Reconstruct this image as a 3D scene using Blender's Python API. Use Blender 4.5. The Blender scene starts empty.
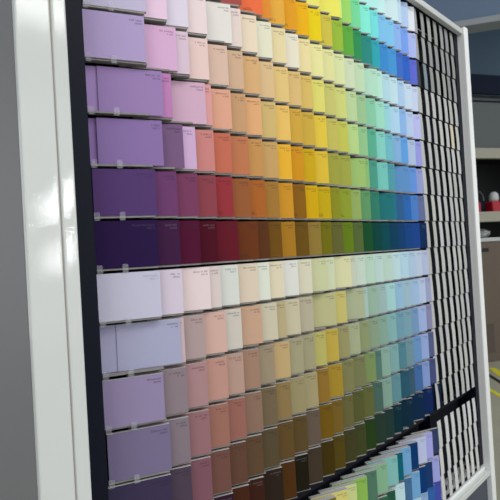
import bpy, bmesh, math, random

# chip rows: row index -> (height of the ledge, each chip: free edge along the rack in metres, paint colour)
CHIPS = {
  -7: (0.5345, ((1.1012, 172, 227, 224), (1.1396, 192, 233, 233), (1.2078, 206, 232, 237), (1.2265, 191, 218, 238), (1.2661, 179, 203, 238), (1.3032, 222, 228, 239))),
  -6: (0.459, ((0.8535, 239, 231, 117), (0.9299, 237, 231, 102), (0.9381, 205, 224, 116), (0.9768, 152, 206, 105), (1.016, 116, 208, 151), (1.0609, 129, 226, 207), (1.0996, 114, 213, 213), (1.1381, 123, 189, 231), (1.1794, 128, 194, 234), (1.216, 142, 180, 236), (1.2565, 117, 155, 230), (1.3037, 169, 182, 235))),
  -5: (0.383, ((0.6142, 161, 77, 72), (0.6692, 234, 112, 70), (0.6929, 218, 136, 51), (0.7334, 221, 165, 67), (0.7713, 218, 151, 38), (0.8111, 246, 185, 30), (0.8536, 226, 199, 25), (0.8942, 199, 184, 72), (0.9363, 146, 179, 61), (0.9792, 92, 163, 64), (1.0143, 49, 138, 86), (1.0607, 44, 133, 124), (1.0986, 50, 158, 172), (1.1392, 59, 134, 200), (1.1824, 69, 144, 205), (1.2166, 62, 105, 189), (1.2567, 48, 95, 189), (1.2998, 91, 101, 199))),
  -4: (0.3064, ((0.4099, 188, 180, 207), (0.4478, 225, 195, 219), (0.4892, 216, 206, 223), (0.5288, 229, 210, 212), (0.5858, 222, 217, 212), (0.6102, 221, 205, 201), (0.6506, 227, 210, 187), (0.6912, 222, 218, 196), (0.7326, 224, 208, 163), (0.7723, 225, 218, 199), (0.8113, 227, 212, 158), (0.854, 224, 220, 154), (0.8952, 217, 215, 154), (0.9356, 210, 217, 163), (0.9761, 200, 212, 181), (1.0191, 186, 211, 176), (1.0778, 172, 214, 191), (1.1014, 177, 221, 205), (1.1403, 172, 209, 221), (1.18, 186, 215, 224), (1.217, 166, 195, 226), (1.2591, 191, 210, 229), (1.2958, 196, 210, 236))),
  -3: (0.2293, ((0.4046, 171, 153, 196), (0.4625, 210, 169, 205), (0.4866, 211, 188, 205), (0.5277, 225, 197, 193), (0.5718, 212, 181, 166), (0.6093, 203, 170, 142), (0.6509, 210, 168, 119), (0.6908, 213, 182, 138), (0.7333, 220, 190, 124), (0.7722, 213, 180, 119), (0.8101, 210, 180, 100), (0.8519, 214, 209, 111), (0.892, 194, 190, 110), (0.9339, 200, 204, 120), (0.977, 181, 204, 152), (1.0177, 151, 189, 142), (1.061, 132, 194, 161), (1.1031, 152, 211, 190), (1.1321, 148, 204, 213), (1.1812, 167, 204, 228), (1.2179, 137, 175, 224), (1.2579, 176, 195, 226), (1.3009, 181, 185, 232))),
  -2: (0.1527, ((0.4313, 151, 125, 176), (0.4481, 183, 124, 176), (0.5165, 204, 167, 191), (0.5295, 212, 151, 151), (0.5739, 217, 161, 137), (0.6102, 193, 151, 113), (0.6499, 219, 166, 119), (0.6907, 203, 175, 114), (0.731, 226, 185, 101), (0.7684, 202, 160, 66), (0.8103, 198, 165, 66), (0.8526, 218, 190, 67), (0.8941, 189, 180, 90), (0.9335, 189, 189, 86), (0.9768, 176, 204, 133), (1.0154, 142, 189, 137), (1.056, 88, 168, 140), (1.0991, 128, 199, 189), (1.1383, 108, 179, 193), (1.1793, 127, 169, 212), (1.2172, 93, 154, 217), (1.2603, 166, 185, 213), (1.2975, 146, 150, 216))),
  -1: (0.0759, ((0.4262, 136, 111, 165), (0.4653, 117, 89, 126), (0.4904, 199, 167, 204), (0.5293, 197, 129, 126), (0.5682, 191, 106, 85), (0.6106, 185, 116, 81), (0.6475, 192, 141, 84), (0.6895, 193, 155, 99), (0.7287, 225, 172, 53), (0.7661, 202, 140, 32), (0.8053, 197, 160, 28), (0.8504, 213, 180, 58), (0.8919, 154, 154, 65), (0.9371, 155, 159, 70), (0.999, 151, 184, 109), (1.0149, 132, 179, 113), (1.0523, 73, 148, 130), (1.1028, 113, 188, 179), (1.1383, 78, 149, 163), (1.2153, 92, 139, 191), (1.2568, 97, 140, 210), (1.2958, 141, 150, 202))),
  0: (0.0, ((0.409, 83, 59, 110), (0.4481, 106, 61, 106), (0.4895, 118, 61, 94), (0.5285, 137, 66, 76), (0.5665, 146, 52, 59), (0.609, 147, 89, 53), (0.6481, 166, 96, 44), (0.6861, 158, 115, 54), (0.7273, 197, 140, 42), (0.7668, 133, 90, 25), (0.8075, 202, 160, 19), (0.8519, 188, 160, 23), (0.8868, 134, 134, 36), (0.9299, 135, 149, 46), (0.9704, 141, 164, 94), (1.0122, 92, 144, 97), (1.053, 48, 119, 100), (1.1189, 33, 109, 113), (1.1368, 38, 109, 132), (1.1749, 47, 90, 137), (1.2153, 43, 99, 170), (1.2569, 73, 120, 190), (1.2955, 96, 105, 147))),
  1: (-0.0758, ((0.4076, 40, 23, 66), (0.448, 61, 29, 64), (0.4882, 78, 19, 49), (0.5248, 73, 15, 32), (0.5734, 97, 25, 39), (0.623, 103, 53, 27), (0.652, 88, 51, 27), (0.6869, 108, 75, 24), (0.7272, 162, 115, 35), (0.7687, 103, 75, 23), (0.8105, 139, 115, 54), (0.848, 109, 104, 20), (0.8905, 95, 95, 48), (0.9303, 95, 119, 25), (0.9715, 81, 99, 52), (1.0135, 22, 74, 41), (1.0541, 7, 64, 59), (1.0937, 8, 69, 78), (1.1364, 12, 59, 87), (1.1741, 17, 60, 107), (1.2152, 22, 65, 126), (1.2576, 27, 65, 135), (1.3002, 12, 40, 82))),
  2: (-0.1516, ((0.4075, 192, 190, 211), (0.4482, 206, 194, 211), (0.5038, 225, 206, 208), (0.5266, 211, 196, 194), (0.5679, 209, 211, 205), (0.6162, 214, 198, 179), (0.6464, 214, 218, 205), (0.6857, 217, 206, 180), (0.7288, 215, 214, 208), (0.7723, 210, 205, 183), (0.8257, 195, 198, 157), (0.8509, 198, 205, 174), (0.9143, 208, 207, 164), (0.9332, 190, 196, 179), (0.973, 191, 206, 192), (1.0126, 176, 204, 186), (1.0543, 181, 205, 200), (1.0986, 179, 204, 192), (1.1375, 181, 208, 214), (1.1815, 171, 202, 218), (1.222, 166, 190, 213), (1.2595, 179, 192, 214), (1.2999, 171, 180, 208))),
  3: (-0.2274, ((0.4395, 165, 165, 193), (0.4465, 194, 171, 178), (0.4871, 171, 150, 150), (0.5331, 206, 169, 159), (0.5691, 200, 192, 183), (0.6201, 193, 158, 134), (0.661, 198, 190, 169), (0.6854, 179, 165, 127), (0.7271, 194, 185, 157), (0.7694, 177, 168, 146), (0.848, 180, 178, 133), (0.8875, 191, 180, 109), (0.9604, 165, 172, 140), (0.9754, 161, 185, 180), (1.0199, 146, 174, 156), (1.0597, 151, 177, 175), (1.103, 157, 199, 199), (1.1444, 142, 179, 206), (1.1851, 151, 180, 194), (1.2312, 151, 180, 210), (1.2711, 173, 188, 216), (1.3046, 150, 155, 188))),
  4: (-0.3038, ((0.4036, 145, 131, 166), (0.4462, 137, 122, 130), (0.4865, 166, 129, 133), (0.5306, 186, 141, 130), (0.568, 178, 146, 133), (0.607, 158, 125, 107), (0.6472, 151, 136, 114), (0.6902, 187, 160, 115), (0.7306, 158, 152, 122), (0.7683, 155, 150, 120), (0.8058, 177, 170, 99), (0.8494, 183, 160, 71), (0.8911, 147, 142, 98), (0.9332, 158, 165, 132), (0.9734, 135, 145, 107), (1.0147, 131, 151, 126), (1.0555, 129, 159, 145), (1.0998, 127, 169, 169), (1.1402, 107, 149, 168), (1.1809, 117, 154, 168), (1.22, 112, 145, 182), (1.2663, 151, 170, 212), (1.3004, 130, 130, 163))),
  5: (-0.3806, ((0.4099, 118, 108, 140), (0.4458, 129, 115, 125), (0.4867, 146, 106, 112), (0.5279, 153, 106, 94), (0.5665, 148, 99, 89), (0.6083, 137, 108, 93), (0.6477, 111, 96, 74), (0.6868, 137, 115, 75), (0.7297, 149, 138, 102), (0.7702, 157, 146, 110), (0.8087, 138, 105, 44), (0.8575, 158, 130, 45), (0.9011, 122, 120, 80), (0.9486, 115, 118, 80), (0.9929, 118, 137, 87), (1.0196, 81, 114, 105), (1.0584, 131, 164, 150), (1.1026, 120, 159, 159), (1.1417, 77, 124, 138), (1.1816, 107, 139, 149), (1.2262, 102, 140, 187), (1.2694, 141, 160, 207), (1.3025, 81, 90, 128))),
  6: (-0.4556, ((0.4073, 60, 52, 79), (0.445, 76, 63, 79), (0.4849, 123, 83, 95), (0.5252, 110, 75, 68), (0.5638, 95, 66, 53), (0.6036, 92, 70, 51), (0.6453, 84, 72, 51), (0.6883, 94, 72, 40), (0.7296, 87, 70, 40), (0.7713, 97, 82, 71), (0.8149, 108, 82, 19), (0.8505, 114, 90, 38), (0.8915, 98, 94, 56), (0.934, 83, 86, 46), (0.9755, 92, 96, 52), (1.0165, 69, 97, 88), (1.0591, 123, 154, 140), (1.1041, 92, 134, 144), (1.1505, 40, 83, 102), (1.1791, 56, 85, 103), (1.2233, 64, 102, 154), (1.2659, 126, 145, 197), (1.3048, 66, 75, 117))),
  7: (-0.5306, ((0.5284, 49, 26, 40), (0.5652, 68, 36, 21), (0.6023, 57, 30, 21), (0.651, 44, 32, 26), (0.6874, 74, 45, 17), (0.7263, 28, 24, 13), (0.7699, 64, 52, 41), (0.8123, 61, 48, 8), (0.8505, 79, 65, 18), (0.8928, 62, 60, 32), (0.9343, 60, 65, 34), (0.9756, 36, 59, 22), (1.0219, 36, 55, 45), (1.0606, 31, 53, 50), (1.1028, 7, 44, 54), (1.1597, 7, 40, 58), (1.2222, 9, 38, 68), (1.2737, 13, 35, 82), (1.3269, 13, 28, 60))),
  8: (-0.648, ((0.7725, 149, 130, 64), (0.8091, 119, 105, 30), (0.8524, 204, 195, 115), (0.885, 192, 201, 136), (0.9272, 133, 176, 80), (0.9683, 77, 114, 95), (1.016, 127, 169, 136), (1.0655, 124, 177, 174), (1.0918, 7, 93, 109), (1.1337, 108, 157, 200), (1.1722, 7, 52, 103), (1.2201, 177, 186, 218), (1.2581, 156, 158, 217), (1.2946, 51, 60, 96))),
  9: (-0.724, ((1.0097, 52, 99, 75), (1.0461, 37, 84, 65), (1.0925, 183, 212, 219), (1.1294, 67, 105, 142), (1.1735, 108, 159, 202), (1.211, 7, 53, 109), (1.2471, 27, 55, 102), (1.291, 151, 155, 212))),
  10: (-0.79, ((1.1737, 181, 205, 209), (1.2122, 136, 165, 198), (1.2533, 48, 95, 160), (1.2913, 66, 75, 160))),
}
CAM_POS = (0.0, -0.60622, -0.06659)
CAM_AXES = ((0.710011, -0.701842, -0.057464), (0.034304, -0.047034, 0.998304), (-0.703354, -0.710778, -0.009319))
from mathutils import Vector, Matrix
G_CARD, G_FRAME = 1.16, .86
P_CEIL, P_FAR, P_HILITE, P_AMB, EXPOSURE = 20.5, 40, 2.6, .90, 0.0
HILITE_POS = (1.42, -2.7, .38)

# ------------------------------------------------------------------ helpers
col = bpy.context.scene.collection
RND = random.Random(7)
LOUVRE = math.radians(23)          # every pocket is turned a little towards the aisle
CARD_W = .090
PITCH = .0758
CARD_H = PITCH - .0068
FLOOR_Z = -1.15

def s2l(c):
    return c / 12.92 if c <= .04045 else ((c + .055) / 1.055) ** 2.4
def hexrgb(h):
    return tuple(int(h[i:i+2], 16) for i in (0, 2, 4))
def lin(rgb, g=1.0):
    c = [max(.003, s2l(v / 255) * g) for v in rgb]
    k = min(1.0, .90 / max(c))
    return tuple(v * k for v in c) + (1.0,)

def material(name, rgb, rough=.5, spec=.5, g=1.0, metallic=0.0, noise=0.0, nscale=40, bump=0.0, bscale=200, bdist=.001):
    m = bpy.data.materials.new(name); m.use_nodes = True
    nt = m.node_tree; b = nt.nodes['Principled BSDF']
    b.inputs['Base Color'].default_value = lin(rgb, g)
    b.inputs['Roughness'].default_value = rough
    b.inputs['Specular IOR Level'].default_value = spec
    b.inputs['Metallic'].default_value = metallic
    tc = nt.nodes.new('ShaderNodeTexCoord')
    if noise:
        n = nt.nodes.new('ShaderNodeTexNoise'); n.inputs['Scale'].default_value = nscale; n.inputs['Detail'].default_value = 4
        nt.links.new(tc.outputs['Object'], n.inputs['Vector'])
        mp = nt.nodes.new('ShaderNodeMapRange'); mp.inputs['To Min'].default_value = 1 - noise; mp.inputs['To Max'].default_value = 1 + noise
        nt.links.new(n.outputs['Fac'], mp.inputs['Value'])
        mx = nt.nodes.new('ShaderNodeVectorMath'); mx.operation = 'SCALE'
        mx.inputs[0].default_value = lin(rgb, g)[:3]
        nt.links.new(mp.outputs['Result'], mx.inputs['Scale']); nt.links.new(mx.outputs['Vector'], b.inputs['Base Color'])
    if bump:
        n2 = nt.nodes.new('ShaderNodeTexNoise'); n2.inputs['Scale'].default_value = bscale; n2.inputs['Detail'].default_value = 3
        nt.links.new(tc.outputs['Object'], n2.inputs['Vector'])
        bp = nt.nodes.new('ShaderNodeBump'); bp.inputs['Strength'].default_value = bump; bp.inputs['Distance'].default_value = bdist
        nt.links.new(n2.outputs['Fac'], bp.inputs['Height']); nt.links.new(bp.outputs['Normal'], b.inputs['Normal'])
    return m

def card_material(name, ink=None):
    """painted face of a chip; the colour belongs to the chip (its object colour)"""
    m = bpy.data.materials.new(name); m.use_nodes = True
    nt = m.node_tree; b = nt.nodes['Principled BSDF']
    oi = nt.nodes.new('ShaderNodeObjectInfo')
    if ink is None:
        tc = nt.nodes.new('ShaderNodeTexCoord')
        n = nt.nodes.new('ShaderNodeTexNoise'); n.inputs['Scale'].default_value = 900; n.inputs['Detail'].default_value = 3
        nt.links.new(tc.outputs['Object'], n.inputs['Vector'])
        mp = nt.nodes.new('ShaderNodeMapRange'); mp.inputs['To Min'].default_value = .97; mp.inputs['To Max'].default_value = 1.03
        nt.links.new(n.outputs['Fac'], mp.inputs['Value'])
        v = nt.nodes.new('ShaderNodeVectorMath'); v.operation = 'SCALE'
        nt.links.new(oi.outputs['Color'], v.inputs[0]); nt.links.new(mp.outputs['Result'], v.inputs['Scale'])
        nt.links.new(v.outputs['Vector'], b.inputs['Base Color'])
    else:
        mx = nt.nodes.new('ShaderNodeMix'); mx.data_type = 'RGBA'; mx.inputs['Factor'].default_value = ink[3]
        nt.links.new(oi.outputs['Color'], mx.inputs['A']); mx.inputs['B'].default_value = ink[:3] + (1,)
        nt.links.new(mx.outputs['Result'], b.inputs['Base Color'])
    b.inputs['Roughness'].default_value = .7
    b.inputs['Specular IOR Level'].default_value = .08
    return m

def paper_material():
    m = bpy.data.materials.new('paper_edges'); m.use_nodes = True
    nt = m.node_tree; b = nt.nodes['Principled BSDF']; b.inputs['Roughness'].default_value = .8
    tc = nt.nodes.new('ShaderNodeTexCoord'); sp = nt.nodes.new('ShaderNodeSeparateXYZ')
    nt.links.new(tc.outputs['Object'], sp.inputs['Vector'])
    n = nt.nodes.new('ShaderNodeTexNoise'); n.noise_dimensions = '1D'; n.inputs['Scale'].default_value = 900; n.inputs['Detail'].default_value = 2
    nt.links.new(sp.outputs['Y'], n.inputs['W'])
    cr = nt.nodes.new('ShaderNodeValToRGB')
    cr.color_ramp.elements[0].position = .32; cr.color_ramp.elements[0].color = (.10, .10, .11, 1)
    cr.color_ramp.elements[1].position = .62; cr.color_ramp.elements[1].color = (.75, .75, .74, 1)
    nt.links.new(n.outputs['Fac'], cr.inputs['Fac']); nt.links.new(cr.outputs['Color'], b.inputs['Base Color'])
    return m

def clear_material():
    m = bpy.data.materials.new('clear_plastic'); m.use_nodes = True
    nt = m.node_tree; out = nt.nodes['Material Output']; b = nt.nodes['Principled BSDF']
    b.inputs['Base Color'].default_value = (.75, .77, .82, 1); b.inputs['Roughness'].default_value = .12
    tr = nt.nodes.new('ShaderNodeBsdfTransparent'); mx = nt.nodes.new('ShaderNodeMixShader'); mx.inputs[0].default_value = .14
    nt.links.new(tr.outputs[0], mx.inputs[1]); nt.links.new(b.outputs[0], mx.inputs[2]); nt.links.new(mx.outputs[0], out.inputs['Surface'])
    return m

def bm_box(bm, x0, x1, y0, y1, z0, z1, mat=0, skew=None):
    vs = []
    for z in (z0, z1):
        for (x, y) in ((x0, y0), (x1, y0), (x1, y1), (x0, y1)):
            vs.append(bm.verts.new((x, y, z)))
    fs = [(0, 1, 5, 4), (1, 2, 6, 5), (2, 3, 7, 6), (3, 0, 4, 7), (4, 5, 6, 7), (3, 2, 1, 0)]
    out = []
    for f in fs:
        fc = bm.faces.new([vs[i] for i in f]); fc.material_index = mat; out.append(fc)
    return vs, out            # out[0] is the -y face

def bm_lathe(bm, prof, cx, cy, seg=20, mat=0):
    rings = []
    for (r, z) in prof:
        rings.append([bm.verts.new((cx + r*math.cos(2*math.pi*i/seg), cy + r*math.sin(2*math.pi*i/seg), z)) for i in range(seg)])
    for a, b in zip(rings, rings[1:]):
        for i in range(seg):
            f = bm.faces.new((a[i], a[(i+1) % seg], b[(i+1) % seg], b[i])); f.smooth = True; f.material_index = mat
    bm.faces.new(list(reversed(rings[0]))).material_index = mat
    bm.faces.new(rings[-1]).material_index = mat

def bm_prism(bm, pts, z0, z1, mat=0):
    lo = [bm.verts.new((x, y, z0)) for x, y in pts]; hi = [bm.verts.new((x, y, z1)) for x, y in pts]
    n = len(pts)
    for i in range(n):
        bm.faces.new((lo[i], lo[(i+1) % n], hi[(i+1) % n], hi[i])).material_index = mat
    bm.faces.new(list(reversed(lo))).material_index = mat; bm.faces.new(hi).material_index = mat

def build(name, bm, mats, parent=None, loc=(0, 0, 0), rot=(0, 0, 0), bevel=0.0, seg=2):
    bmesh.ops.recalc_face_normals(bm, faces=bm.faces)
    me = bpy.data.meshes.new(name); bm.to_mesh(me); bm.free()
    for m in (mats if isinstance(mats, (list, tuple)) else [mats]):
        me.materials.append(m)
    o = bpy.data.objects.new(name, me); col.objects.link(o)
    if parent is not None: o.parent = parent
    o.location = loc; o.rotation_euler = rot
    if bevel:
        b = o.modifiers.new('bevel', 'BEVEL'); b.width = bevel; b.segments = seg; b.limit_method = 'ANGLE'; b.angle_limit = math.radians(40)
    return o

def box(name, x0, x1, y0, y1, z0, z1, mat, parent=None, bevel=0.0, off=(0, 0, 0)):
    bm = bmesh.new(); bm_box(bm, x0-off[0], x1-off[0], y0-off[1], y1-off[1], z0-off[2], z1-off[2])
    return build(name, bm, mat, parent, bevel=bevel)

def empty(name, loc, rz=0):
    o = bpy.data.objects.new(name, None); col.objects.link(o); o.location = loc; o.rotation_euler = (0, 0, rz)
    o.empty_display_size = .05
    return o
def tag(o, label, cat, group=None):
    o['label'] = label; o['category'] = cat
    if group: o['group'] = group
def struct(o):
    o['kind'] = 'structure'; return o

# ------------------------------------------------------------------ materials
M_white = material('white_powder_coat', (226, 230, 228), rough=.012, spec=.5, g=G_FRAME, bump=1.0, bscale=420, bdist=.00007)
M_white2 = material('white_satin_paint', (240, 242, 242), rough=.35, g=1.0, noise=.02)
M_white_shaded = material('white_paint_shaded', (206, 208, 208), rough=.4, g=G_FRAME, noise=.02)  # the frame's white, darkened to carry the top rail's shade
M_seam = material('seam_filler', (176, 160, 152), rough=.7, noise=.05)
M_black = material('black_textured_metal', (14, 18, 32), rough=.45, spec=.12, bump=.25, bscale=1500, bdist=.0004)
M_back = material('black_back_board', (34, 37, 45), rough=.7, spec=.1, noise=.1)
M_rail = material('grey_smoked_plastic', (138, 134, 132), rough=.3, spec=.5, noise=.35, nscale=90)
M_railw = material('dark_smoked_plastic', (24, 27, 36), rough=.5, spec=.15, noise=.1)
M_side = material('grey_laminate', (128, 128, 130), rough=.55, g=1.0, noise=.04, nscale=3)
M_plinth = material('charcoal_plinth', (72, 76, 90), rough=.6, noise=.05)
M_card = card_material('painted_card')
M_ink_d = card_material('dark_print', (.03, .03, .04, .42))
M_ink_l = card_material('light_print', (.5, .5, .55, .11))
M_paper = paper_material()
M_clear = clear_material()

# ------------------------------------------------------------------ colour words
NAMES = """white f4f4f2;ice white dfe6ee;mint white d6ddd2;cream dcd2b4;ivory dedacb;pale pink e4d0d2;blush e2c4c0;pale lilac d8cee0;lilac grey c0bed4;
pale grey c8c8c8;warm grey b0a898;taupe 988c7c;mid grey 888888;lavender ac98c6;lilac ceaad2;orchid e0b6dc;violet 8a6ea8;purple 6a4c86;deep purple 54386e;dark aubergine 281644;
plum 6c3c6a;dark plum 4a2040;mauve 94809a;dusty mauve 8a7a82;dusty rose a88084;rose pink c89498;salmon pink d8988c;salmon c87c78;peach dca688;pale peach e2c8a8;apricot e0b078;
coral ee6e44;brick red 963440;red brown 783c30;burgundy 5a1830;wine red 701830;maroon 4a1018;terracotta be6c50;rust brown 8c5634;copper brown aa6432;chestnut 6a3a20;dark chocolate 382418;
chocolate brown 5c4434;coffee brown 76604a;mocha 8c6e5c;clay brown a07a68;caramel bc8850;tan c4a070;sand d6bc8c;beige dcccae;khaki 969268;straw yellow d8cc80;pale yellow e6e0a0;lemon yellow eee66c;
bright yellow e4c814;amber fab814;golden yellow dcb43c;gold c8961e;ochre b88c32;dark ochre 8c6414;mustard a08428;bronze 6e5014;dark bronze 463406;olive 78781e;dark olive 4c4c28;olive grey 6a684c;olive green 8c9632;
moss green 64703c;lime green 98bc3a;yellow green b8c068;apple green 7cb43c;pale lime cad2a0;grass green 5aa044;pale green bcd6b4;sage green 94b496;grey green 7c9484;leaf green 6c9a60;forest green 2c5028;
bottle green 144a34;dark green 1e3c2c;emerald green 30905a;jade green 58a88c;mint green 78d6a0;pale mint b4e0cc;aqua 7ce4d0;pale aqua b8e0de;seafoam 96c8be;turquoise 68c8c8;teal 288c82;dark teal 0c5050;deep teal 083840;
petrol blue 20546c;blue teal 389cae;slate teal 5c8890;grey blue 88a4b0;powder blue a8cad8;pale blue bcd2e6;baby blue 9cc4e8;sky blue 74b8e8;cornflower blue 6a98dc;bright blue 3c88cc;royal blue 2c60c0;
cobalt blue 2864a8;denim blue 48689a;steel blue 6c98ba;navy blue 16305e;dark navy 0e1c40;indigo 4450a4;periwinkle 98a0dc;pale periwinkle b4bcea;blue violet 5c66cc;blue lavender a6a6c6;slate grey 6a6e86"""
PAL = []
for t in NAMES.replace('\n', '').split(';'):
    w = t.strip().rsplit(' ', 1); PAL.append((w[0], hexrgb(w[1])))
def lab(rgb):
    r, g, b = (s2l(v/255) for v in rgb)
    x = (.4124*r+.3576*g+.1805*b)/.9505; y = .2126*r+.7152*g+.0722*b; z = (.0193*r+.1192*g+.9505*b)/1.089
    f = lambda t: t ** (1/3) if t > .008856 else 7.787*t + 16/116
    return 116*f(y)-16, 500*(f(x)-f(y)), 200*(f(y)-f(z))
PAL_LAB = [(n, lab(c)) for n, c in PAL]
def colour_word(rgb):
    L = lab(rgb)
    return min(PAL_LAB, key=lambda p: .6*(p[1][0]-L[0])**2 + (p[1][1]-L[1])**2 + (p[1][2]-L[2])**2)[0]
ORD = 'first second third fourth fifth sixth seventh eighth ninth tenth eleventh twelfth thirteenth fourteenth fifteenth'.split()
ROWS = {-7: 'topmost row', -6: 'second row from the top', -5: 'third row from the top', -4: 'fourth row from the top', -3: 'fourth row above the dark middle row',
        -2: 'third row above the dark middle row', -1: 'second row above the dark middle row', 0: 'row just above the dark middle row', 1: 'dark purple-to-navy middle row',
        2: 'pale row just below the dark middle row', 3: 'second row below the dark middle row', 4: 'third row below the dark middle row', 5: 'third row above the black gap',
        6: 'second row above the black gap', 7: 'row just above the black gap', 8: 'top row of the lower tier', 9: 'second row of the lower tier', 10: 'lowest row of the lower tier'}

# ------------------------------------------------------------------ the rack
rack = empty('paint_chip_rack', (.95, .12, FLOOR_Z))
tag(rack, 'tall white-framed paint chip display rack with black back board and stepped plastic rails', 'display rack')
def rp(name, x0, x1, y0, y1, z0, z1, mat, bevel=0.0, parent=None):
    return box(name, x0, x1, y0, y1, z0, z1, mat, parent or rack, bevel, off=(.95, .12, FLOOR_Z))
TOP = .632
rp('back_board', .262, 1.6155, .0665, .073, -.82, TOP-.02, M_back)
rp('side_panel', .2084, .217, -.0195, .50, FLOOR_Z, TOP, M_side)
post = rp('left_post', .2080, .2495, -.030, -.020, FLOOR_Z, TOP, M_white, .0022)
tr = rp('left_trim', .2512, .2705, -.030, -.004, FLOOR_Z, TOP, M_white, .003)
sm = rp('left_seam', .2490, .2520, -.0265, -.006, FLOOR_Z, TOP, M_seam)
bs = rp('black_edge_strip', .2640, .3058, -.0038, .056, -.85, TOP-.02, M_black, .002)
# right post: three-sided profile
bm = bmesh.new()
o0 = (.95, .12, FLOOR_Z)
prof = [(1.6160, -.003), (1.6145, -.018), (1.6170, -.0207), (1.640, -.0215), (1.644, -.017), (1.644, .066), (1.6165, .066)]
bm_prism(bm, [(x-o0[0], y-o0[1]) for x, y in prof], 0, (.632-FLOOR_Z))
build('right_post', bm, M_white2, rack)
rp('top_rail', .2705, 1.6142, -.014, .002, .610, .628, M_white_shaded, .002)
rp('bottom_rail', .2705, 1.6142, -.001, .062, -.8065, -.797, M_white2, .002)
rp('bottom_lip', .2705, 1.6142, -.016, .062, -.822, -.8065, M_white, .002)
rp('plinth', .2705, 1.6142, -.004, .45, FLOOR_Z, -.8225, M_plinth)
rp('column_divider', 1.2965, 1.2985, .022, .058, -.792, .605, M_black)
rp('header_shade_strip', .306, 1.615, .004, .0575, .6065, .628, M_black)  # black strip added as painted shade under the top rail
rp('recess_shade_strip', 1.590, 1.6155, .004, .057, -.79, .606, M_black)  # black strip added as recess shade beside the right post
rp('gap_bar', .3125, 1.587, .030, .058, -.560, -.537, M_black)

cl, sl = math.cos(LOUVRE), math.sin(LOUVRE)
ROW = {}
for k, (zb, s) in CHIPS.items():
    ROW[k] = (zb, [(c[0], c[1:]) for c in s])
U0, DU = .409, .0404
def rail(k, zb):
    """one moulded rail: a slanted ledge per pocket"""
    bm = bmesh.new()
    j0 = 0
    for j in range(j0, 22):
        u = U0 + DU*j
        # ledge from tip (u) back-left, protruding .0018 in front of the cards
        def P(a, d, z):       # a along the card to the left, d behind the card face
            return (u - a*cl + d*sl - o0[0], a*sl + d*cl - o0[1], z - o0[2])
        L = CARD_W if j == 0 else .062
        for (d0, d1, z0, z1) in ((.0006, .0125, zb-.0026, zb),):
            v = [bm.verts.new(P(a, d, z)) for z in (z0, z1) for a, d in ((L, d0), (.0025, d0), (.0025, d1), (L, d1))]
            for f in ((0, 1, 5, 4), (1, 2, 6, 5), (2, 3, 7, 6), (3, 0, 4, 7), (4, 5, 6, 7), (3, 2, 1, 0)):
                bm.faces.new([v[i] for i in f])
    r = build('rail', bm, M_rail, rack)
    # clear clips on the first pocket
    for a in (.051, .0865):
        bm = bmesh.new()
        w, h0, h1, t = .0034, -.0058, .0052, .0008
        bm_box(bm, -w, w, 0, t*.6, h0, h1)
        bm_box(bm, -w-.0007, -w, -.0004, t, h0, h1); bm_box(bm, w, w+.0007, -.0004, t, h0, h1)
        bm_box(bm, -w, w, -.0004, t, h0-.0007, h0); bm_box(bm, -w, w, -.0004, t, h1, h1+.0007)
        c = build('rail_clip', bm, M_clear, r)
        d = -.0034
        c.location = (U0 - a*cl + d*sl - o0[0], a*sl + d*cl - o0[1], zb - o0[2]); c.rotation_euler = (0, 0, -LOUVRE)
    return r
for k in sorted(ROW): rail(k, ROW[k][0])

# ------------------------------------------------------------------ paint chips
def text_mesh(s, size):
    cu = bpy.data.curves.new('print', 'FONT'); cu.body = s; cu.size = size; cu.align_x = 'RIGHT'; cu.resolution_u = 2
    ob = bpy.data.objects.new('print', cu); col.objects.link(ob)
    bpy.context.view_layer.update()
    me = bpy.data.meshes.new_from_object(ob.evaluated_get(bpy.context.evaluated_depsgraph_get()))
    bpy.data.objects.remove(ob); bpy.data.curves.remove(cu)
    return me
def add_text(bm, s, size, xr, z, y, mi):
    me = text_mesh(s, size)
    vs = [bm.verts.new((xr + v.co.x, y, z + v.co.y)) for v in me.vertices]
    for p in me.polygons:
        try: bm.faces.new([vs[i] for i in p.vertices]).material_index = mi
        except ValueError: pass
    bpy.data.meshes.remove(me)
def add_marks(bm, n, xr, z, y, mi, lw=.0019, lh=.0030, rnd=RND):
    """a line of print too small to read: n letter-sized strokes, right-aligned"""
    x = xr
    for i in range(n):
        if rnd.random() < .14: x -= lw*.9; continue
        h = lh*rnd.choice((.7, .72, 1, .75))
        v = [bm.verts.new((x - lw*.78, y, z)), bm.verts.new((x, y, z)), bm.verts.new((x, y, z+h)), bm.verts.new((x - lw*.78, y, z+h))]
        bm.faces.new(v).material_index = mi
        x -= lw
READ = {(2, 0): ('Pale Purple', 'V001-1'), (1, 0): ('Purple Adventure', 'V001-6')}
FOOT = {(0, 4), (0, 6), (0, 9), (0, 11), (0, 13), (-5, 1), (-5, 3), (-5, 4), (-5, 7), (1, 4), (1, 5)}

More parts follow.
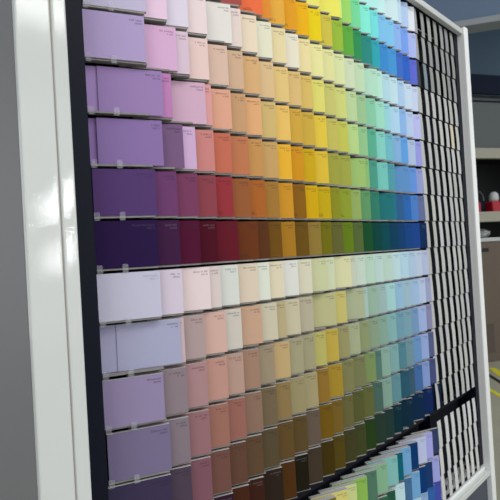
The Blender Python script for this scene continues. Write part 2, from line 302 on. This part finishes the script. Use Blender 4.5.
def make_chip(k, j, u, rgb, zb, thick, y0=0.0, printed=2, w=CARD_W, h=CARD_H):
    bm = bmesh.new()
    vs, fs = bm_box(bm, -w, 0, 0, thick, .0004, h, 1)
    fs[0].material_index = 0
    dark = lab(rgb)[0] < 17
    ink = 3 if dark else 2
    if printed:
        y = -.00012
        if (k, j) in READ:
            a, b = READ[(k, j)]
            add_text(bm, a, .0046, -.0035, h-.0086, y, ink); add_text(bm, b, .0042, -.0035, h-.0132, y, ink)
        else:
            add_marks(bm, RND.randint(9, 13) if printed > 1 else 8, -.0035, h-.0086, y, ink)
            add_marks(bm, 6, -.0035, h-.0132, y, ink)
        if (k, j) in FOOT:
            add_marks(bm, 8, -.022, .0085, y, ink); add_marks(bm, 10, -.020, .0055, y, ink)
    bmesh.ops.recalc_face_normals(bm, faces=[f for f in bm.faces if f.material_index < 2])
    me = bpy.data.meshes.new('paint_chip'); bm.to_mesh(me); bm.free()
    for m in (M_card, M_paper, M_ink_d, M_ink_l): me.materials.append(m)
    o = bpy.data.objects.new('paint_chip', me); col.objects.link(o)
    o.location = (u, y0, zb); o.rotation_euler = (0, 0, -LOUVRE)
    o.color = lin(rgb, G_CARD)
    return o

def chip_label(k, j, n, rgb, width):
    c = colour_word(rgb)
    side = '%s from the left' % ORD[j] if j < (n+1)//2 else ('rightmost' if j == n-1 else '%s from the right' % ORD[n-1-j])
    pre = 'wide ' if width > .056 else ('narrow ' if width < .027 else '')
    l = '%s%s paint chip, %s, %s' % (pre, c, side, ROWS[k])
    if len(l.split()) > 16: l = '%s paint chip, %s, %s' % (c, side, ROWS[k])
    return l

for k in sorted(ROW):
    zb, L = ROW[k]; n = len(L)
    for j, (u, rgb) in enumerate(L):
        nxt = L[j+1][0] if j+1 < n else u + .02
        sep = (nxt - u)*sl
        thick = min(.0115 if k == 8 else .006, sep*.86)
        width = (u - L[j-1][0]) if j else .045
        first = j == 0 and k in (-2, -1, 3)
        if first: thick = .0008
        o = make_chip(k, j, u, rgb, zb, thick, printed=2 if u < .95 else 1, w=.0955 if first else CARD_W)
        tag(o, chip_label(k, j, n, rgb, width), 'paint chip', 'paint chips in the ' + ROWS[k])

# chips peeping out at the far left, behind the first chip of three rows
for k, u, y0, rgb, lb in ((-2, .402, .0150, (165, 138, 192), 'sliver of lavender paint chip behind the first chip, third row above the dark middle row'),
                          (-1, .402, .0150, (146, 118, 176), 'sliver of violet paint chip behind the first chip, second row above the dark middle row'),
                          (3, .414, .0124, (168, 166, 197), 'sliver of lavender paint chip behind the first chip, second row below the dark middle row')):
    o = make_chip(k, 99, u, rgb, ROW[k][0], .0008, y0=y0, printed=0, w=.090)
    tag(o, lb, 'paint chip', 'paint chips peeping out at the left edge')

# ------------------------------------------------------------------ white strips right of the colours
M_strip = card_material('off_white_card')
WU = [(1.3005, 1.3245), (1.3480, 1.3705), (1.3900, 1.4135), (1.4330, 1.4570), (1.4765, 1.4995), (1.5130, 1.5370), (1.5545, 1.5775)]
strip_rows = [(ROW[k][0], k) for k in range(-7, 8)] + [(-.640, 8), (-.716, 9), (-.7915, 10)]
def white_rail(z):
    bm = bmesh.new()
    def b(x0, x1, y0, y1, z0, z1): bm_box(bm, x0-o0[0], x1-o0[0], y0-o0[1], y1-o0[1], z0-o0[2], z1-o0[2])
    b(1.2990, 1.5875, .0032, .012, z-.0010, z)
    for (a, c) in WU[:6]: b(c+.004, c+.008, .022, .036, z+.001, z+.014)
    return build('strip_rail', bm, M_railw, rack)
for z, k in strip_rows: white_rail(z)
for r, (z, k) in enumerate(strip_rows):
    for c, (a, b) in enumerate(WU):
        base = 142 if k < -4 else (174 if k < 8 else 190)
        t = RND.randint(-7, 7); warm = RND.choice((0, 0, 1, 4))
        rgb = (base+t, base+t+1, base+t+2-warm)
        if (k, c) in ((-5, 0), (-5, 1)): rgb = (58, 64, 72) if c == 0 else (120, 132, 142)  # these two strips stand in for an empty pocket and an empty holder
        if (k, c) == (-3, 5): rgb = (192, 186, 164)
        w = b - a - .0025
        bm = bmesh.new(); N = 6; th = .0008; H = PITCH - .0014
        cols = []
        for i in range(N+1):                     # a slightly bowed strip leaning back at the top
            f = i/N; y = .0030*f - .0008*math.sin(math.pi*f)
            cols.append([bm.verts.new(p) for p in ((-w, y, H*f), (0, y, H*f), (0, y+th, H*f), (-w, y+th, H*f))])
        for p, q in zip(cols, cols[1:]):
            for i in range(4):
                f = bm.faces.new((p[i], p[(i+1) % 4], q[(i+1) % 4], q[i])); f.material_index = 0; f.smooth = False
        bm.faces.new(list(reversed(cols[0]))); bm.faces.new(cols[-1]).material_index = 1
        o = build('paint_strip', bm, [M_strip, M_paper], loc=(b, .0022, z+.0002))
        o.color = lin(rgb, G_CARD)
        word = 'charcoal empty-pocket' if rgb[0] < 80 else 'slate grey empty-holder' if rgb[2] > rgb[0] + 8 else 'cream' if rgb[0]-rgb[2] > 20 else 'light grey' if k < -4 else 'off-white'
        rr = ('%s row from the top' % ORD[r]) if r < 8 else ('%s row above the black gap' % ORD[14-r] if r < 15 else '%s row below the black gap' % ORD[r-15])
        tag(o, '%s paint strip, %s of seven from the left, %s' % (word, ORD[c], rr), 'paint strip', 'pale paint strips beside the right post')

# ------------------------------------------------------------------ the place behind
M_floor = material('vinyl_floor', (164, 164, 146), rough=.45, noise=.08, nscale=6)
M_ceil = material('ceiling_board', (170, 178, 190), rough=.9, noise=.03)
M_fascia = material('blue_grey_fascia', (100, 118, 144), rough=.8, noise=.04, nscale=4)
M_wall = material('slate_wall', (82, 104, 122), rough=.8, noise=.06, nscale=2)
M_lip = material('grey_bulkhead_edge', (142, 148, 154), rough=.6, noise=.03)
struct(box('floor', -4, 9, -6, 7, FLOOR_Z-.05, FLOOR_Z, M_floor))
struct(box('ceiling', -4, 9, -6, 7, 2.25, 2.3, M_ceil))
# bulkhead: runs away at an angle behind the right post
a = math.atan2(-.857, .516)
bm = bmesh.new(); bm_box(bm, -3.6, 2.6, 0, .12, 1.302, 2.249)
struct(build('trim_1', bm, M_fascia, loc=(3.041, .568, 0), rot=(0, 0, a)))
bm = bmesh.new(); bm_box(bm, -3.6, 2.6, -.012, .12, 1.262, 1.3015)
struct(build('trim_2', bm, M_lip, loc=(3.041, .568, 0), rot=(0, 0, a), bevel=.004))

# far shelf frame: origin at P0, x to the right as seen, y away
P0 = (4.436, .947); AZ = math.radians(118)
ex = (math.sin(AZ), math.cos(AZ)); rz = math.atan2(ex[1], ex[0])
def far(x, y=0): return (P0[0] + ex[0]*x - ex[1]*y, P0[1] + ex[1]*x + ex[0]*y)
bm = bmesh.new(); bm_box(bm, -3.0, 3.2, .60, .70, FLOOR_Z, 2.25)
struct(build('wall_right', bm, M_wall, loc=(P0[0], P0[1], 0), rot=(0, 0, rz)))
M_beam = material('beige_shelf_beam', (156, 154, 138), rough=.5, noise=.04)
M_navy = material('navy_panel', (18, 28, 46), rough=.7, spec=.1, noise=.05)
M_dark = material('dark_mesh', (14, 16, 22), rough=.6, noise=.2)
M_bin = material('grey_green_crate', (84, 92, 90), rough=.6, noise=.08)
M_red = material('red_plastic', (168, 14, 34), rough=.35, noise=.04)
M_carton = material('brown_carton', (104, 92, 80), rough=.8, noise=.06, nscale=5)
M_cartonp = material('brown_print', (88, 78, 68), rough=.8, noise=.1)
M_yellow = material('yellow_tape', (222, 214, 36), rough=.5, noise=.05)
M_metal = material('grey_metal', (120, 124, 128), rough=.35, metallic=.6, noise=.05)
M_lightp = material('light_plastic', (186, 190, 190), rough=.5, noise=.05)
shelf = empty('store_shelving', (P0[0], P0[1], FLOOR_Z), rz)
tag(shelf, 'beige-beamed store shelving with dark back seen past the right post', 'shelving')
def sp(name, x0, x1, y0, y1, z0, z1, mat, bevel=0.0): return box(name, x0, x1, y0, y1, z0-FLOOR_Z, z1-FLOOR_Z, mat, shelf, bevel)
sp('back_panel', -.60, .90, .52, .55, FLOOR_Z, 1.42, M_dark)
sp('header_panel', -.60, .90, -.01, .02, 1.238, 1.408, M_navy)
sp('beam', -.60, .90, -.02, .03, .660, .752, M_beam, .004)
sp('beam', -.60, .90, -.02, .03, .100, .190, M_beam, .004)
sp('deck', -.60, .90, .03, .52, .715, .735, M_dark)
sp('deck', -.60, .90, .03, .52, .155, .175, M_dark)
sp('upright', -.66, -.60, -.03, .55, FLOOR_Z, 1.42, M_beam, .004)
sp('upright', .90, .96, -.03, .55, FLOOR_Z, 1.42, M_beam, .004)
# crate on the upper deck
def far_obj(name, x, y, z): return empty(name, (*far(x, y), z), rz)
t = far_obj('storage_crate', .02, .06, .7352)
tag(t, 'large grey-green crate on the upper shelf past the right post', 'crate')
bm = bmesh.new(); bm_box(bm, -.42, .34, 0, .36, 0, .46); build('body', bm, M_bin, t, bevel=.02)
bm = bmesh.new(); bm_box(bm, -.44, .36, -.02, .38, .4605, .49); build('lid', bm, M_bin, t, bevel=.01)
# small goods on the lower deck
def canister(x, y, lb, s=1.0, cap=None):
    t = far_obj('red_canister', x, y, .1755)
    tag(t, lb, 'canister', 'red canisters on the lower beam shelf')
    bm = bmesh.new(); bm_box(bm, -.075*s, .075*s, -.05, .05, 0, .13*s); build('body', bm, M_red, t, bevel=.015)
    bm = bmesh.new(); bm_lathe(bm, [(.045*s, .131*s), (.050*s, .16*s), (.045*s, .21*s), (.02*s, .235*s)], 0, 0); build('cap', bm, cap or M_lightp, t)
canister(.222, .09, 'red canister with pale grey cap on the shelf at the right edge', .85)
canister(-.03, .09, 'smaller red canister half hidden by the right post', .85, M_metal)
t = far_obj('dark_appliance', .105, .16, .1755); tag(t, 'black tool with curved handle between the two red canisters', 'tool')
bm = bmesh.new(); bm_lathe(bm, [(.05, 0), (.055, .06), (.04, .12), (.02, .15)], 0, 0); build('body', bm, M_navy, t)
bm = bmesh.new()
ring = []
for i in range(13):
    th = math.pi*i/12; c = (-.07*math.cos(th), 0, .13 + .09*math.sin(th))
    r_ = [bm.verts.new((c[0]+.008*math.cos(q)*-math.cos(th), c[1]+.008*math.sin(q), c[2]+.008*math.cos(q)*math.sin(th))) for q in (0, 1.57, 3.14, 4.71)]
    ring.append(r_)
for p, q in zip(ring, ring[1:]):
    for i in range(4): bm.faces.new((p[i], p[(i+1) % 4], q[(i+1) % 4], q[i]))
build('handle', bm, M_metal, t)
# carton under the shelf
t = far_obj('cardboard_carton', .0, .0, FLOOR_Z)
tag(t, 'big brown carton standing on the floor under the shelving', 'carton')
bm = bmesh.new(); bm_box(bm, -.45, .48, .06, .50, 0, -.075-FLOOR_Z); build('body', bm, M_carton, t, bevel=.008)
bm = bmesh.new(); bm_box(bm, .01, .10, .0575, .0605, .985, 1.02); build('hand_hole', bm, M_dark, t, bevel=.001)
bm = bmesh.new(); bm_box(bm, -.02, .105, .0585, .0605, .08, .34); build('printed_patch', bm, M_cartonp, t)
t = far_obj('white_tray', .0, .0, -.0745)
tag(t, 'flat pale tray lying on top of the brown carton', 'tray')
bm = bmesh.new(); bm_box(bm, -.40, .45, .05, .45, 0, .036); build('tray_base', bm, M_lightp, t, bevel=.006)
t = far_obj('crumpled_bag', .14, .2, -.038)
tag(t, 'crumpled pale plastic bag on the tray at the right edge', 'bag')
bm = bmesh.new(); bmesh.ops.create_icosphere(bm, subdivisions=3, radius=1)
for v in bm.verts:
    k_ = 1 + .18*math.sin(v.co.x*7+v.co.y*5) * math.cos(v.co.z*6+v.co.y*3)
    v.co = (v.co.x*.09*k_, v.co.y*.08*k_, .04 + v.co.z*.04*k_)
zmin = min(v.co.z for v in bm.verts)
for v in bm.verts: v.co.z -= zmin
build('bag_body', bm, M_lightp, t)

def floor_quad(name, pts, mat, h=.0015):
    cx = sum(p[0] for p in pts)/len(pts); cy = sum(p[1] for p in pts)/len(pts)
    bm = bmesh.new(); bm_prism(bm, [(x-cx, y-cy) for x, y in pts], 0, h)
    return build(name, bm, mat, loc=(cx, cy, FLOOR_Z+.0002))
def seg(p, q, w):
    d = math.hypot(q[0]-p[0], q[1]-p[1]); n = (-(q[1]-p[1])/d*w/2, (q[0]-p[0])/d*w/2)
    return [(p[0]+n[0], p[1]+n[1]), (q[0]+n[0], q[1]+n[1]), (q[0]-n[0], q[1]-n[1]), (p[0]-n[0], p[1]-n[1])]
def fl(px): return px
o = floor_quad('floor_tape', seg((3.71, .745), (3.50, .545), .035), M_yellow); tag(o, 'yellow floor tape stripe nearest the right post', 'tape', 'yellow tape on the floor')
o = floor_quad('floor_tape', seg((4.30, .90), (4.02, .70), .055), M_yellow); tag(o, 'yellow floor tape stripe by the brown carton, beyond the black strip', 'tape', 'yellow tape on the floor')
o = floor_quad('floor_strip', seg((4.18, .945), (3.72, .555), .028), M_dark, .004); tag(o, 'thin black strip across the floor before the carton', 'floor strip')

# ------------------------------------------------------------------ light
def area(name, loc, target, size, size_y, power, colr):
    l = bpy.data.lights.new(name, 'AREA'); l.shape = 'RECTANGLE'; l.size = size; l.size_y = size_y; l.energy = power; l.color = colr
    o = bpy.data.objects.new(name, l); col.objects.link(o); o.location = loc
    d = Vector(target) - Vector(loc); o.rotation_euler = d.to_track_quat('-Z', 'Y').to_euler()
    return o
for i, (x, y) in enumerate(((.2, -1.9), (1.8, -1.9), (.2, -3.6), (1.8, -3.6), (3.6, -2.4))):
    area('ceiling_and_fill_lamp', (x, y, 2.2), (x, y+.25, 0), 1.4, .5, P_CEIL, (1, .985, .95))
area('ceiling_and_fill_lamp', (-1.7, -1.3, 2.2), (-.6, -.8, 0), 1.4, .5, P_CEIL*1.3, (1, .985, .95))  # extra fill lamp, added to brighten faces turned to the left
area('aisle_lamp', (4.3, -.9, 2.2), (4.3, -.9, 0), 1.0, .5, P_FAR, (1, .99, .95))
for dz, pw in ((0, P_HILITE), (-.36, P_HILITE*.6)):  # unseen narrow lamps placed to put the highlights on the left post
    wl = Vector(HILITE_POS) + Vector((0, 0, dz)); tg = Vector((.25, 0, .06*dz))
    sw = area('highlight_lamp', wl, tg, .30, .035, pw, (.95, .98, 1.0))
    zx = (wl - tg).normalized(); xx = Vector((.21, .21, .30)); xx = (xx - zx*xx.dot(zx)).normalized(); yx = zx.cross(xx)
    mw = Matrix((xx, yx, zx)).transposed().to_4x4(); mw.translation = wl; sw.matrix_world = mw
w = bpy.data.worlds.new('store_ambient'); bpy.context.scene.world = w; w.use_nodes = True
bg = w.node_tree.nodes['Background']; bg.inputs['Color'].default_value = (.93, .96, 1.0, 1); bg.inputs['Strength'].default_value = P_AMB

# ------------------------------------------------------------------ camera
cam = bpy.data.cameras.new('camera'); cam.sensor_width = 36; cam.lens = 36*480/500; cam.clip_start = .02
co = bpy.data.objects.new('camera', cam); col.objects.link(co)
X, Y, Z = (Vector(a) for a in CAM_AXES)
mat = Matrix((X, Y, Z)).transposed().to_4x4(); mat.translation = Vector(CAM_POS)
co.matrix_world = mat
cam.dof.use_dof = True; cam.dof.focus_distance = .82; cam.dof.aperture_fstop = 14
sc = bpy.context.scene; sc.camera = co
sc.view_settings.view_transform = 'Standard'; sc.view_settings.look = 'None'; sc.view_settings.gamma = 1.0
sc.view_settings.use_curve_mapping = False; sc.view_settings.exposure = EXPOSURE
